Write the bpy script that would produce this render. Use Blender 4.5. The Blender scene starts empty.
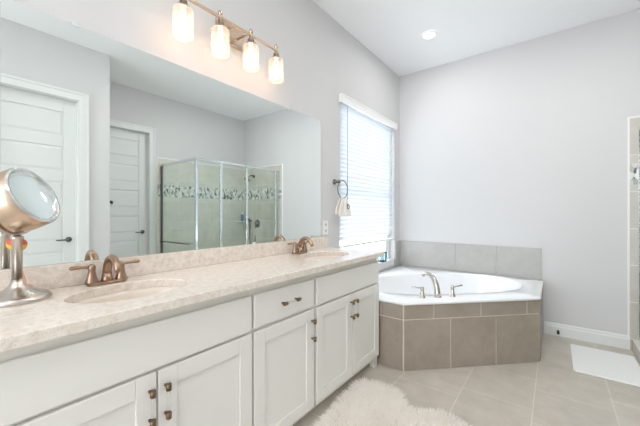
import bpy, bmesh, math, random
from mathutils import Vector, Matrix
PI = math.pi
SC = bpy.context.scene
COL = SC.collection
random.seed(7)

# ------------------------------------------------------------------ camera, world, light, exposure
YAW = math.atan(235 / 307)
cd = bpy.data.cameras.new('camera')
cd.sensor_width = 36
cd.lens = 307 / 640 * 36
cd.clip_start = 0.02
cam = bpy.data.objects.new('camera', cd)
COL.objects.link(cam)
cam.location = (1.65, 0, 1.23)
cam.rotation_euler = (PI / 2, 0, YAW)
SC.camera = cam

SC.view_settings.view_transform = 'Standard'
SC.view_settings.look = 'None'
SC.view_settings.gamma = 1
SC.view_settings.use_curve_mapping = False
SC.view_settings.exposure = 0.12
SC.cycles.max_bounces = 16
SC.cycles.diffuse_bounces = 10
SC.cycles.transparent_max_bounces = 24

W_STRENGTH = 5.0
CAN_W = 8.0
BULB_W = 0.3
wd = bpy.data.worlds.new('daylight')
SC.world = wd
wd.use_nodes = True
bg = wd.node_tree.nodes['Background']
bg.inputs[0].default_value = (0.88, 0.945, 1.0, 1)
bg.inputs[1].default_value = W_STRENGTH


def portal(name, loc, rot, sx, sy):
    l = bpy.data.lights.new(name, 'AREA')
    l.shape = 'RECTANGLE'
    l.size, l.size_y = sx, sy
    l.cycles.is_portal = True
    o = bpy.data.objects.new(name, l)
    COL.objects.link(o)
    o.location, o.rotation_euler = loc, rot


portal('window_daylight', (-0.2, 3.1, 1.45), (0, -PI / 2, 0), 1.9, 1.35)
portal('added_opening_daylight', (1.2, -3.1, 1.42), (PI / 2, 0, PI), 2.3, 2.85)  # sampling portal for the opening added behind the viewer


# ------------------------------------------------------------------ materials
def lin(c):
    return tuple(((x / 255) / 12.92 if x / 255 <= 0.04045 else ((x / 255 + 0.055) / 1.055) ** 2.4) for x in c)


def mat(name, rgb, rough=0.5, metal=0.0, **kw):
    m = bpy.data.materials.new(name)
    m.use_nodes = True
    b = m.node_tree.nodes['Principled BSDF']
    b.inputs['Base Color'].default_value = (*lin(rgb), 1)
    b.inputs['Roughness'].default_value = rough
    b.inputs['Metallic'].default_value = metal
    for k, v in kw.items():
        b.inputs[k].default_value = v
    return m


def nodes(m):
    nt = m.node_tree
    return nt, nt.nodes, nt.links, nt.nodes['Principled BSDF']


def coords(nt, scale=(1, 1, 1), rot=(0, 0, 0), loc=(0, 0, 0), kind='geo'):
    if kind == 'geo':
        g = nt.nodes.new('ShaderNodeNewGeometry').outputs['Position']
    else:
        g = nt.nodes.new('ShaderNodeTexCoord').outputs['Object']
    mp = nt.nodes.new('ShaderNodeMapping')
    mp.inputs['Scale'].default_value = scale
    mp.inputs['Rotation'].default_value = rot
    mp.inputs['Location'].default_value = loc
    nt.links.new(g, mp.inputs['Vector'])
    return mp.outputs[0]


def noise(nt, vec, scale, detail=4, rough=0.55):
    n = nt.nodes.new('ShaderNodeTexNoise')
    n.inputs['Scale'].default_value = scale
    n.inputs['Detail'].default_value = detail
    n.inputs['Roughness'].default_value = rough
    nt.links.new(vec, n.inputs['Vector'])
    return n.outputs['Fac']


def ramp(nt, fac, stops):
    r = nt.nodes.new('ShaderNodeValToRGB')
    e = r.color_ramp.elements
    while len(e) < len(stops):
        e.new(0.5)
    for i, (p, c) in enumerate(stops):
        e[i].position = p
        e[i].color = (*lin(c), 1)
    nt.links.new(fac, r.inputs[0])
    return r.outputs[0]


def mix(nt, fac, a, b, mode='MIX'):
    n = nt.nodes.new('ShaderNodeMix')
    n.data_type = 'RGBA'
    n.blend_type = mode
    for s, v in ((n.inputs['Factor'], fac), (n.inputs[6], a), (n.inputs[7], b)):
        if hasattr(v, 'is_linked'):
            nt.links.new(v, s)
        elif isinstance(v, tuple):
            s.default_value = (*v, 1)
        else:
            s.default_value = v
    return n.outputs[2]


def bump(nt, b, h, strength=0.2, dist=0.01):
    n = nt.nodes.new('ShaderNodeBump')
    n.inputs['Strength'].default_value = strength
    n.inputs['Distance'].default_value = dist
    nt.links.new(h, n.inputs['Height'])
    nt.links.new(n.outputs[0], b.inputs['Normal'])


def paint(name, rgb, rough=0.6, grain=90, st=0.06):
    m = mat(name, rgb, rough)
    nt, N, L, b = nodes(m)
    bump(nt, b, noise(nt, coords(nt), grain, 3), st, 0.004)
    return m


def stone_tile(name, rgb, var=14, rough=0.42):
    """mottled porcelain: soft clouds and fine streaks, the joints are modelled or added apart"""
    m = mat(name, rgb, rough)
    nt, N, L, b = nodes(m)
    v = coords(nt)
    d = tuple(max(0, c - var) for c in rgb)
    u = tuple(min(255, c + var) for c in rgb)
    n1 = noise(nt, v, 5, 6, 0.65)
    c = ramp(nt, n1, [(0.25, d), (0.5, rgb), (0.8, u)])
    n2 = noise(nt, coords(nt, (9, 9, 9)), 2, 4)
    c2 = ramp(nt, n2, [(0.3, (246, 246, 246)), (0.7, (255, 255, 255))])
    L.new(mix(nt, 1.0, c, c2, 'MULTIPLY'), b.inputs['Base Color'])
    return m


def brick_tile(name, rgb, grout, bw, rh, off, plane, var=10, rough=0.4, loc=(0, 0), mortar=0.004, freq=2):
    m = mat(name, rgb, rough)
    nt, N, L, b = nodes(m)
    g = nt.nodes.new('ShaderNodeNewGeometry').outputs['Position']
    sp = nt.nodes.new('ShaderNodeSeparateXYZ')
    L.new(g, sp.inputs[0])
    cb = nt.nodes.new('ShaderNodeCombineXYZ')
    L.new(sp.outputs[plane[0]], cb.inputs[0])
    L.new(sp.outputs[plane[1]], cb.inputs[1])
    mp = nt.nodes.new('ShaderNodeMapping')
    mp.inputs['Location'].default_value = (-loc[0], -loc[1], 0)
    L.new(cb.outputs[0], mp.inputs[0])
    br = nt.nodes.new('ShaderNodeTexBrick')
    br.offset = off
    br.offset_frequency = freq
    br.squash = 1
    br.inputs['Scale'].default_value = 1
    br.inputs['Brick Width'].default_value = bw
    br.inputs['Row Height'].default_value = rh
    br.inputs['Mortar Size'].default_value = mortar
    br.inputs['Mortar Smooth'].default_value = 0.2
    br.inputs['Bias'].default_value = 0
    br.inputs['Color1'].default_value = (*lin(tuple(c - 5 for c in rgb)), 1)
    br.inputs['Color2'].default_value = (*lin(tuple(c + 4 for c in rgb)), 1)
    br.inputs['Mortar'].default_value = (*lin(grout), 1)
    L.new(mp.outputs[0], br.inputs['Vector'])
    n1 = noise(nt, coords(nt), 6, 6, 0.65)
    lo = 255 - 2 * var
    c2 = ramp(nt, n1, [(0.3, (lo, lo, lo - 2)), (0.7, (255, 255, 255))])
    L.new(mix(nt, 1.0, br.outputs['Color'], c2, 'MULTIPLY'), b.inputs['Base Color'])
    bump(nt, b, br.outputs['Fac'], -0.25, 0.003)
    return m


def brushed(name, rgb, rough=0.28):
    m = mat(name, rgb, rough, 1.0)
    nt, N, L, b = nodes(m)
    bump(nt, b, noise(nt, coords(nt, (40, 40, 400), kind='obj'), 3, 2), 0.03, 0.002)
    return m


def thin_glass(name, tint, refl_ior=1.45, opacity=0.0):
    m = bpy.data.materials.new(name)
    m.use_nodes = True
    nt = m.node_tree
    nt.nodes.clear()
    out = nt.nodes.new('ShaderNodeOutputMaterial')
    t = nt.nodes.new('ShaderNodeBsdfTransparent')
    t.inputs[0].default_value = (*tint, 1)
    g = nt.nodes.new('ShaderNodeBsdfGlossy')
    g.inputs['Roughness'].default_value = 0.02
    fr = nt.nodes.new('ShaderNodeFresnel')
    gm = nt.nodes.new('ShaderNodeNewGeometry')
    mi = nt.nodes.new('ShaderNodeMix')          # same reflectance on both faces of the pane
    mi.inputs[2].default_value = refl_ior
    mi.inputs[3].default_value = 1 / refl_ior
    nt.links.new(gm.outputs['Backfacing'], mi.inputs[0])
    nt.links.new(mi.outputs[0], fr.inputs[0])
    mx = nt.nodes.new('ShaderNodeMixShader')
    nt.links.new(fr.outputs[0], mx.inputs[0])
    nt.links.new(t.outputs[0], mx.inputs[1])
    nt.links.new(g.outputs[0], mx.inputs[2])
    last = mx.outputs[0]
    if opacity:
        d = nt.nodes.new('ShaderNodeBsdfTranslucent')
        d.inputs[0].default_value = (0.95, 0.93, 0.9, 1)
        d2 = nt.nodes.new('ShaderNodeBsdfDiffuse')
        d2.inputs[0].default_value = (0.95, 0.93, 0.9, 1)
        md = nt.nodes.new('ShaderNodeMixShader')
        md.inputs[0].default_value = 0.4
        nt.links.new(d.outputs[0], md.inputs[1])
        nt.links.new(d2.outputs[0], md.inputs[2])
        mo = nt.nodes.new('ShaderNodeMixShader')
        mo.inputs[0].default_value = opacity
        nt.links.new(last, mo.inputs[1])
        nt.links.new(md.outputs[0], mo.inputs[2])
        last = mo.outputs[0]
    nt.links.new(last, out.inputs[0])
    return m


def emit(name, rgb, strength):
    m = bpy.data.materials.new(name)
    m.use_nodes = True
    nt = m.node_tree
    nt.nodes.clear()
    out = nt.nodes.new('ShaderNodeOutputMaterial')
    e = nt.nodes.new('ShaderNodeEmission')
    e.inputs[0].default_value = (*rgb, 1)
    e.inputs[1].default_value = strength
    nt.links.new(e.outputs[0], out.inputs[0])
    return m


WALL = paint('wall paint', (209, 208, 208), 0.65)
CEIL = paint('ceiling paint', (241, 242, 243), 0.75)
TRIM = paint('white trim paint', (224, 225, 224), 0.4, 40, 0.02)
CAB = paint('white cabinet paint', (228, 226, 221), 0.38, 60, 0.02)
SHADOWBOX = mat('dark recess', (60, 56, 52), 0.8)
FLOOR = brick_tile('beige porcelain floor tile', (205, 197, 186), (222, 216, 206), 0.43, 0.406, 0.33, (1, 0), 11, 0.38, (2.33 - 0.43 * 6, 1.54 - 0.406 * 6), 0.0035)
TILE_FRONT = stone_tile('taupe stone tile', (161, 149, 136), 12)
TILE_BACK_LIT = stone_tile('window-lit stone tile', (182, 180, 175), 7)  # tub tile in a paler colour, window light put into it
GROUT = mat('pale grout', (214, 206, 194), 0.8)
SHOWER_TILE_SHADED = brick_tile('shaded shower wall tile', (206, 201, 192), (230, 226, 219), 0.33, 0.33, 0.0, (0, 2), 10, 0.35, (2.18, 0.1))  # same tile as the side wall, darkened in colour for shade
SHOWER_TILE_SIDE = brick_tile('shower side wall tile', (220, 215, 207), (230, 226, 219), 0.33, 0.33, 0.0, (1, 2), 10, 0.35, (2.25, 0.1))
BULLNOSE = mat('pale bullnose edge', (236, 234, 230), 0.35)
ACRYLIC = mat('white tub acrylic', (244, 245, 247), 0.16)
ACRYLIC.node_tree.nodes['Principled BSDF'].inputs['Coat Weight'].default_value = 0.5
PORCELAIN = mat('cream sink porcelain', (230, 218, 206), 0.15)
NICKEL = brushed('brushed nickel', (205, 198, 190), 0.25)
WARM_NICKEL = brushed('warm brushed nickel', (208, 186, 166), 0.24)
BRONZE = brushed('brushed bronze', (166, 140, 120), 0.3)
DARK_BRONZE = brushed('dark aged brass', (128, 104, 80), 0.3)
CHROME = mat('polished chrome', (225, 228, 230), 0.12, 1.0)
STEEL = mat('dark steel', (110, 110, 112), 0.3, 1.0)
MIRROR = mat('silvered mirror', (247, 252, 250), 0.0, 1.0)
CLIP = mat('clear plastic clip', (210, 214, 214), 0.2)
GLASS_W = thin_glass('window glass', (0.98, 0.99, 1.0))
GLASS_S = thin_glass('greenish shower glass', (0.95, 0.985, 0.965))
GLASS_SHADE = thin_glass('frosted lamp glass', (1.0, 0.96, 0.92), 1.45, 0.34)
LUCITE = thin_glass('clear acrylic bar', (0.97, 0.97, 0.97), 1.4)
TEAL = thin_glass('teal glass', (0.62, 0.85, 0.9), 1.5)
BULB = emit('warm bulb', (1.0, 0.80, 0.60), 5)
CAN_LENS = emit('can light lens', (1.0, 0.97, 0.92), 12)
BLACK = mat('dark rubber', (40, 38, 38), 0.6)
PLASTIC = mat('white plastic', (240, 240, 238), 0.35)
TERRY = mat('cream towel cloth', (242, 236, 229), 0.95)
_nt, _N, _L, _b = nodes(TERRY)
bump(_nt, _b, noise(_nt, coords(_nt), 300, 2), 0.5, 0.004)
MAT_CLOTH = mat('white cotton mat', (243, 243, 242), 0.95)
_nt, _N, _L, _b = nodes(MAT_CLOTH)
bump(_nt, _b, noise(_nt, coords(_nt), 220, 2), 0.6, 0.004)
THREAD = mat('dark embroidery thread', (70, 66, 68), 0.8)
FUR = mat('ivory sheepskin wool', (255, 253, 250), 0.9)
HIDE = mat('sheepskin hide', (225, 214, 200), 0.9)
RED = mat('coral red', (226, 92, 66), 0.5)
YELLOW = mat('golden yellow', (240, 190, 60), 0.5)
PEACH = mat('peach clay', (226, 160, 128), 0.5)
SHAMPOO = mat('dusky blue plastic', (96, 108, 150), 0.35)

_nt, _N, _L, _b = nodes(FUR)
_tr = _N.new('ShaderNodeBsdfTranslucent')
_tr.inputs[0].default_value = (0.98, 0.96, 0.93, 1)
_mx = _N.new('ShaderNodeMixShader')
_mx.inputs[0].default_value = 0.45
_L.new(_b.outputs[0], _mx.inputs[1])
_L.new(_tr.outputs[0], _mx.inputs[2])
_L.new(_mx.outputs[0], _N['Material Output'].inputs[0])

# slats let daylight glow through
SLAT = mat('white blind slat', (240, 243, 246), 0.45)
_nt, _N, _L, _b = nodes(SLAT)
_tr = _N.new('ShaderNodeBsdfTranslucent')
_tr.inputs[0].default_value = (0.9, 0.93, 0.96, 1)
_mx = _N.new('ShaderNodeMixShader')
_mx.inputs[0].default_value = 0.25
_L.new(_b.outputs[0], _mx.inputs[1])
_L.new(_tr.outputs[0], _mx.inputs[2])
_L.new(_mx.outputs[0], _N['Material Output'].inputs[0])

# quartz: beige ground, fine pale and taupe chips
QUARTZ = mat('speckled beige quartz', (226, 216, 205), 0.16)
_nt, _N, _L, _b = nodes(QUARTZ)
_v = coords(_nt)
_c = ramp(_nt, noise(_nt, _v, 38, 8, 0.75), [(0.3, (206, 194, 181)), (0.48, (228, 217, 206)), (0.62, (238, 230, 221))])
_vo = _N.new('ShaderNodeTexVoronoi')
_vo.inputs['Scale'].default_value = 130
_L.new(_v, _vo.inputs['Vector'])
_c2 = ramp(_nt, _vo.outputs['Distance'], [(0.0, (150, 138, 124)), (0.16, (190, 178, 164)), (0.3, (255, 255, 255))])
_f = ramp(_nt, noise(_nt, _v, 40, 3), [(0.45, (0, 0, 0)), (0.6, (160, 160, 160))])
_L.new(mix(_nt, _f, _c, mix(_nt, 1.0, _c, _c2, 'MULTIPLY')), _b.inputs['Base Color'])

# mosaic band
MOSAIC = mat('leafy glass mosaic', (200, 200, 196), 0.2)
_nt, _N, _L, _b = nodes(MOSAIC)
_vo = _N.new('ShaderNodeTexVoronoi')
_vo.inputs['Scale'].default_value = 1
_L.new(coords(_nt, (40, 40, 20), (0.5, 0.5, 0)), _vo.inputs['Vector'])
_sep = _N.new('ShaderNodeSeparateColor')
_L.new(_vo.outputs['Color'], _sep.inputs[0])
_c = ramp(_nt, _sep.outputs[0], [(0.0, (84, 86, 84)), (0.10, (100, 100, 96)), (0.2, (206, 208, 202)), (0.7, (236, 238, 236)), (0.8, (168, 166, 158))])
_L.new(_c, _b.inputs['Base Color'])


# ------------------------------------------------------------------ mesh helpers
def wloc(o):
    v = Vector((0, 0, 0))
    while o:
        v += o.location
        o = o.parent
    return v


class MB:
    """collects shapes in world coordinates and links them as ONE mesh object"""

    def __init__(s):
        s.bm = bmesh.new()

    def _sm(s, faces, smooth, mi):
        for f in faces:
            f.smooth = smooth
            f.material_index = mi

    def box(s, x0, y0, z0, x1, y1, z1, mi=0):
        v = [s.bm.verts.new(p) for p in ((x0, y0, z0), (x1, y0, z0), (x1, y1, z0), (x0, y1, z0), (x0, y0, z1), (x1, y0, z1), (x1, y1, z1), (x0, y1, z1))]
        fs = [s.bm.faces.new([v[i] for i in q]) for q in ((3, 2, 1, 0), (4, 5, 6, 7), (0, 1, 5, 4), (1, 2, 6, 5), (2, 3, 7, 6), (3, 0, 4, 7))]
        s._sm(fs, False, mi)
        return s

    def obox(s, c, ax, ay, az, mi=0):
        """box from centre and three half-axis vectors"""
        c = Vector(c); ax = Vector(ax); ay = Vector(ay); az = Vector(az)
        v = [s.bm.verts.new(c + i * ax + j * ay + k * az) for k in (-1, 1) for (i, j) in ((-1, -1), (1, -1), (1, 1), (-1, 1))]
        fs = [s.bm.faces.new([v[i] for i in q]) for q in ((3, 2, 1, 0), (4, 5, 6, 7), (0, 1, 5, 4), (1, 2, 6, 5), (2, 3, 7, 6), (3, 0, 4, 7))]
        s._sm(fs, False, mi)
        return s

    def rings(s, rr, cap0=True, cap1=True, smooth=True, mi=0, closed=True):
        vs = [[s.bm.verts.new(p) for p in r] for r in rr]
        n = len(vs[0])
        fs = []
        for a, b in zip(vs, vs[1:]):
            for i in range(n if closed else n - 1):
                j = (i + 1) % n
                fs.append(s.bm.faces.new((a[i], a[j], b[j], b[i])))
        s._sm(fs, smooth, mi)
        if cap0:
            s._sm([s.bm.faces.new(list(reversed(vs[0])))], False, mi)
        if cap1:
            s._sm([s.bm.faces.new(vs[-1])], False, mi)
        return s

    def tube(s, pts, rad, n=12, mi=0, closed=False, flat=None):
        pts = [Vector(p) for p in pts]
        m = len(pts)
        rads = rad if isinstance(rad, (list, tuple)) else [rad] * m
        rr = []
        prev = None
        for i, p in enumerate(pts):
            if closed:
                t = (pts[(i + 1) % m] - pts[i - 1]).normalized()
            else:
                t = (pts[min(i + 1, m - 1)] - pts[max(i - 1, 0)]).normalized()
            if prev is None:
                a = Vector((0, 0, 1)) if abs(t.z) < 0.9 else Vector((1, 0, 0))
                u = t.cross(a).normalized()
            else:
                u = (prev - t * prev.dot(t)).normalized()
            prev = u
            w = t.cross(u)
            k = flat if flat else 1
            rr.append([p + rads[i] * (math.cos(2 * PI * j / n) * u + k * math.sin(2 * PI * j / n) * w) for j in range(n)])
        if closed:
            rr.append(rr[0])
            return s.rings(rr, False, False, True, mi)
        return s.rings(rr, True, True, True, mi)

    def cyl(s, p0, p1, r0, r1=None, n=20, mi=0):
        return s.tube([p0, p1], [r0, r0 if r1 is None else r1], n, mi)

    def lathe(s, o, prof, n=28, axis=(0, 0, 1), mi=0, cap0=True, cap1=True):
        o = Vector(o)
        t = Vector(axis).normalized()
        a = Vector((1, 0, 0)) if abs(t.x) < 0.9 else Vector((0, 1, 0))
        u = (a - t * a.dot(t)).normalized()
        w = t.cross(u)
        rr = [[o + t * h + max(r, 1e-4) * (math.cos(2 * PI * j / n) * u + math.sin(2 * PI * j / n) * w) for j in range(n)] for r, h in prof]
        return s.rings(rr, cap0, cap1, True, mi)

    def ball(s, c, r, n=16, sz=1.0, mi=0):
        k = n // 2
        return s.lathe((c[0], c[1], c[2]), [(r * math.sin(PI * i / k), -r * sz * math.cos(PI * i / k)) for i in range(k + 1)], n, mi=mi)

    def prism(s, poly, z0, z1, mi=0):
        return s.rings([[(x, y, z0) for x, y in poly], [(x, y, z1) for x, y in poly]], True, True, False, mi)

    def sweep(s, prof, p0, p1, out, mi=0, m0=0.0, m1=0.0):
        """profile (d, z) with d along `out`, swept from p0 to p1; m0/m1: mitre slope"""
        p0, p1, out = Vector(p0), Vector(p1), Vector(out).normalized()
        t = (p1 - p0).normalized()
        r = [[p + out * d + Vector((0, 0, z)) + t * (d * m) for d, z in prof] for p, m in ((p0, m0), (p1, m1))]
        return s.rings(r, True, True, False, mi)

    def build(s, name, mats, parent=None, bevel=0, seg=2, auto=True, loc=None):
        bmesh.ops.recalc_face_normals(s.bm, faces=s.bm.faces)
        off = Vector(loc) if loc is not None else (wloc(parent) if parent else Vector((0, 0, 0)))
        for v in s.bm.verts:
            v.co -= off
        me = bpy.data.meshes.new(name)
        s.bm.to_mesh(me)
        s.bm.free()
        for m in (mats if isinstance(mats, (list, tuple)) else [mats]):
            me.materials.append(m)
        o = bpy.data.objects.new(name, me)
        COL.objects.link(o)
        if parent:
            o.parent = parent
        elif loc is not None:
            o.location = loc
        if bevel:
            b = o.modifiers.new('bevel', 'BEVEL')
            b.width = bevel
            b.segments = seg
            b.limit_method = 'ANGLE'
            b.angle_limit = 0.7
            b.harden_normals = False
        return o


def thing(name, label, cat, loc=(0, 0, 0), group=None, kind=None):
    o = bpy.data.objects.new(name, None)
    o.empty_display_size = 0.05
    COL.objects.link(o)
    o.location = loc
    return tag(o, label, cat, group, kind)


def tag(o, label=None, cat=None, group=None, kind=None):
    if label: o['label'] = label
    if cat: o['category'] = cat
    if group: o['group'] = group
    if kind: o['kind'] = kind
    return o


def structure(o, label=None, cat=None):
    return tag(o, label, cat, None, 'structure')


def dup(o, loc=None, parent=None):
    c = o.copy()
    COL.objects.link(c)
    if parent: c.parent = parent
    if loc is not None: c.location = loc
    for ch in list(o.children):
        dup(ch, None, c)
    return c


def arc(c, r, a0, a1, n, u, w):
    c, u, w = Vector(c), Vector(u), Vector(w)
    return [c + r * (math.cos(a0 + (a1 - a0) * i / n) * u + math.sin(a0 + (a1 - a0) * i / n) * w) for i in range(n + 1)]


def bez(p0, p1, p2, p3, n):
    p0, p1, p2, p3 = map(Vector, (p0, p1, p2, p3))
    r = []
    for i in range(n + 1):
        t = i / n
        r.append((1 - t) ** 3 * p0 + 3 * (1 - t) ** 2 * t * p1 + 3 * (1 - t) * t * t * p2 + t ** 3 * p3)
    return r


# ------------------------------------------------------------------ the room
H = 3.05
YB = 3.9
XR = 3.25
XN = 2.45
YN = 1.34
YF = -3.0
WY0, WY1, WZ0, WZ1 = 2.47, 3.735, 0.555, 2.33

structure(MB().box(-0.15, YF - 0.15, -0.1, XR + 0.15, YB + 0.15, 0).build('floor', FLOOR), 'beige square tile floor with pale grout', 'floor')
structure(MB().box(-0.15, YF - 0.15, H, XR + 0.15, YB + 0.15, H + 0.1).build('ceiling', CEIL), 'plain white painted ceiling', 'ceiling')
m = MB()
m.box(-0.15, YF - 0.15, 0, 0, WY0, H).box(-0.15, WY1, 0, 0, YB, H)
m.box(-0.15, WY0, 0, 0, WY1, WZ0).box(-0.15, WY0, WZ1, 0, WY1, H)
structure(m.build('wall_left', WALL), 'light greige wall with the mirror and window', 'wall')
structure(MB().box(-0.15, YB, 0, XR + 0.15, YB + 0.15, H).build('wall_back', WALL), 'plain light grey wall behind the tub', 'wall')
D2 = (1.40, 2.12)      # far door opening (y)
D1 = (0.29, 1.05)      # near door opening (y)
DH = 2.44
m = MB()
m.box(XR, YN - 0.12, 0, XR + 0.15, D2[0], H).box(XR, D2[1], 0, XR + 0.15, YB, H).box(XR, D2[0], DH, XR + 0.15, D2[1], H)
structure(m.build('wall_right', WALL), 'light wall across the room with the shower and far door', 'wall')
m = MB()
m.box(XN, YF, 0, XN + 0.12, D1[0], H).box(XN, D1[1], 0, XN + 0.12, YN, H).box(XN, D1[0], DH, XN + 0.12, D1[1], H)
m.box(XN + 0.12, YN - 0.12, 0, XR, YN, H)
structure(m.build('wall_right_near', WALL), 'light wall with the near paneled door', 'wall')
m = MB()
m.box(-0.15, YF - 0.15, 0, 0.05, YF, H).box(2.35, YF - 0.15, 0, XR + 0.15, YF, H).box(0.05, YF - 0.15, 2.85, 2.35, YF, H)  # unseen opening, left wide to let daylight brighten the room
structure(m.build('wall_front', WALL), 'unseen light wall with an added daylight opening behind the viewer', 'wall')


# baseboards
BBP = [(0, 0), (0.016, 0), (0.016, 0.085), (0.011, 0.1), (0.011, 0.112), (0.006, 0.122), (0, 0.122)]
structure(MB().sweep(BBP, (1.562, YB, 0), (2.18, YB, 0), (0, -1, 0)).build('baseboard_back', TRIM), 'white baseboard between tub and shower', 'baseboard')
structure(MB().sweep(BBP, (XN, D1[1] + 0.085, 0), (XN, YN, 0), (-1, 0, 0)).sweep(BBP, (XN, YF, 0), (XN, D1[0] - 0.085, 0), (-1, 0, 0)).build('baseboard_right', TRIM), 'white baseboard beside the near door', 'baseboard')
structure(MB().sweep(BBP, (0, YF, 0), (0, 0.05, 0), (1, 0, 0)).build('baseboard_left', TRIM), 'white baseboard left of the vanity', 'baseboard')


def panel_door(name, label, xs, y0, y1, lever_y, hook=None):
    """six horizontal panels in a white slab facing -x"""
    d = structure(MB().box(xs + 0.012, y0 + 0.004, 0.008, xs + 0.045, y1 - 0.004, DH - 0.004).build(name, TRIM), label, 'door')
    st = 0.115
    fr = MB()
    fr.box(xs, y0 + 0.004, 0.008, xs + 0.012, y0 + st, DH - 0.004).box(xs, y1 - st, 0.008, xs + 0.012, y1 - 0.004, DH - 0.004)
    n, ph = 6, 0.25
    zt = DH - 0.135
    rail = (zt - 0.2 - n * ph) / (n - 1)
    z = zt
    tops = [DH - 0.004]
    pm = MB()
    for i in range(n):
        fr.box(xs, y0 + st, z, xs + 0.012, y1 - st, tops[-1])
        ins = 0.028
        a = [(xs + 0.012, y0 + st, z - ph), (xs + 0.012, y1 - st, z - ph), (xs + 0.012, y1 - st, z), (xs + 0.012, y0 + st, z)]
        b = [(xs + 0.004, y0 + st + ins, z - ph + ins), (xs + 0.004, y1 - st - ins, z - ph + ins), (xs + 0.004, y1 - st - ins, z - ins), (xs + 0.004, y0 + st + ins, z - ins)]
        pm.rings([a, b], False, True, False)
        tops.append(z - ph)
        z -= ph + rail
    fr.box(xs, y0 + st, 0.008, xs + 0.012, y1 - st, tops[-1])
    fr.build('stile_frame', TRIM, d, 0.004)
    pm.build('raised_panel', TRIM, d)
    h = MB().lathe((xs, lever_y, 0.945), [(0.028, 0), (0.028, 0.006), (0.012, 0.012), (0.011, 0.05)], 20, (-1, 0, 0))
    h.tube(bez((xs - 0.046, lever_y + 0.008, 0.945), (xs - 0.05, lever_y - 0.03, 0.95), (xs - 0.048, lever_y - 0.07, 0.94), (xs - 0.046, lever_y - 0.115, 0.945), 8), [0.011, 0.011, 0.01, 0.01, 0.009, 0.009, 0.008, 0.008, 0.006], 10)
    h.build('door_handle', STEEL, d)
    if hook:
        k = MB().lathe((xs, hook[0], hook[1]), [(0.02, 0), (0.02, 0.005), (0.008, 0.01), (0.007, 0.04), (0.012, 0.05), (0.004, 0.056)], 14, (-1, 0, 0))
        k.tube(bez((xs - 0.02, hook[0], hook[1] - 0.005), (xs - 0.03, hook[0], hook[1] - 0.04), (xs - 0.06, hook[0], hook[1] - 0.04), (xs - 0.06, hook[0], hook[1]), 8), 0.005, 8)
        k.build('robe_hook', STEEL, d)
    return d


panel_door('door_1', 'near white six-panel door seen in the mirror', XN + 0.075, D1[0], D1[1], D1[1] - 0.07)
panel_door('door_2', 'far white six-panel door with robe hook beside the shower', XR + 0.07, D2[0], D2[1], D2[1] - 0.065, (1.64, 1.385))


def casing(name, label, x, y0, y1, left_w=0.085, depth=0.075):
    m = MB()
    w, t = 0.085, 0.018
    for a, b in ((y0 - left_w, y0), (y1, y1 + w)):
        m.box(x - t, a, 0, x, b, DH + w)
    m.box(x - t, y0, DH, x, y1, DH + w)
    m.box(x - t - 0.008, y1 + w - 0.022, 0, x - t, y1 + w, DH + w)
    m.box(x - t - 0.008, y0 - left_w, DH + w - 0.022, x - t, y1 + w - 0.022, DH + w)
    m.box(x, y1 - 0.003, 0, x + depth, y1, DH).box(x + depth - 0.014, y1 - 0.012, 0, x + depth, y1, DH)
    m.box(x, y0, 0, x + depth, y0 + 0.003, DH).box(x, y0 + 0.003, DH - 0.003, x + depth, y1 - 0.003, DH)
    structure(m.build(name, TRIM, None, 0.004), label, 'door casing')


casing('trim_1', 'white casing around the near door', XN, *D1)
casing('trim_2', 'white casing around the far door', XR, *D2, left_w=0.05)

# ------------------------------------------------------------------ window and blind
win = thing('window_1', 'tall white framed window above the tub', 'window', (-0.1, (WY0 + WY1) / 2, WZ0), None, 'structure')
m = MB()
f = 0.055
m.box(-0.13, WY0, WZ0, -0.06, WY0 + f, WZ1).box(-0.13, WY1 - f, WZ0, -0.06, WY1, WZ1)
m.box(-0.13, WY0 + f, WZ0, -0.06, WY1 - f, WZ0 + f).box(-0.13, WY0 + f, WZ1 - f, -0.06, WY1 - f, WZ1)
m.build('window_frame', TRIM, win, 0.004)
m = MB()
m.box(-0.12, WY0 + f, 1.42, -0.075, WY1 - f, 1.47).box(-0.11, WY0 + f, WZ0 + f, -0.075, WY0 + f + 0.03, WZ1 - f).box(-0.11, WY1 - f - 0.03, WZ0 + f, -0.075, WY1 - f, WZ1 - f)
m.build('sash', TRIM, win, 0.003)
MB().box(-0.098, WY0 + f, WZ0 + f, -0.094, WY1 - f, WZ1 - f).build('pane', GLASS_W, win)
MB().box(-0.06, WY0, WZ0, 0.004, WY1, WZ0 + 0.085).build('window_sill', TRIM, win, 0.006)
SILL = WZ0 + 0.085

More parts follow.
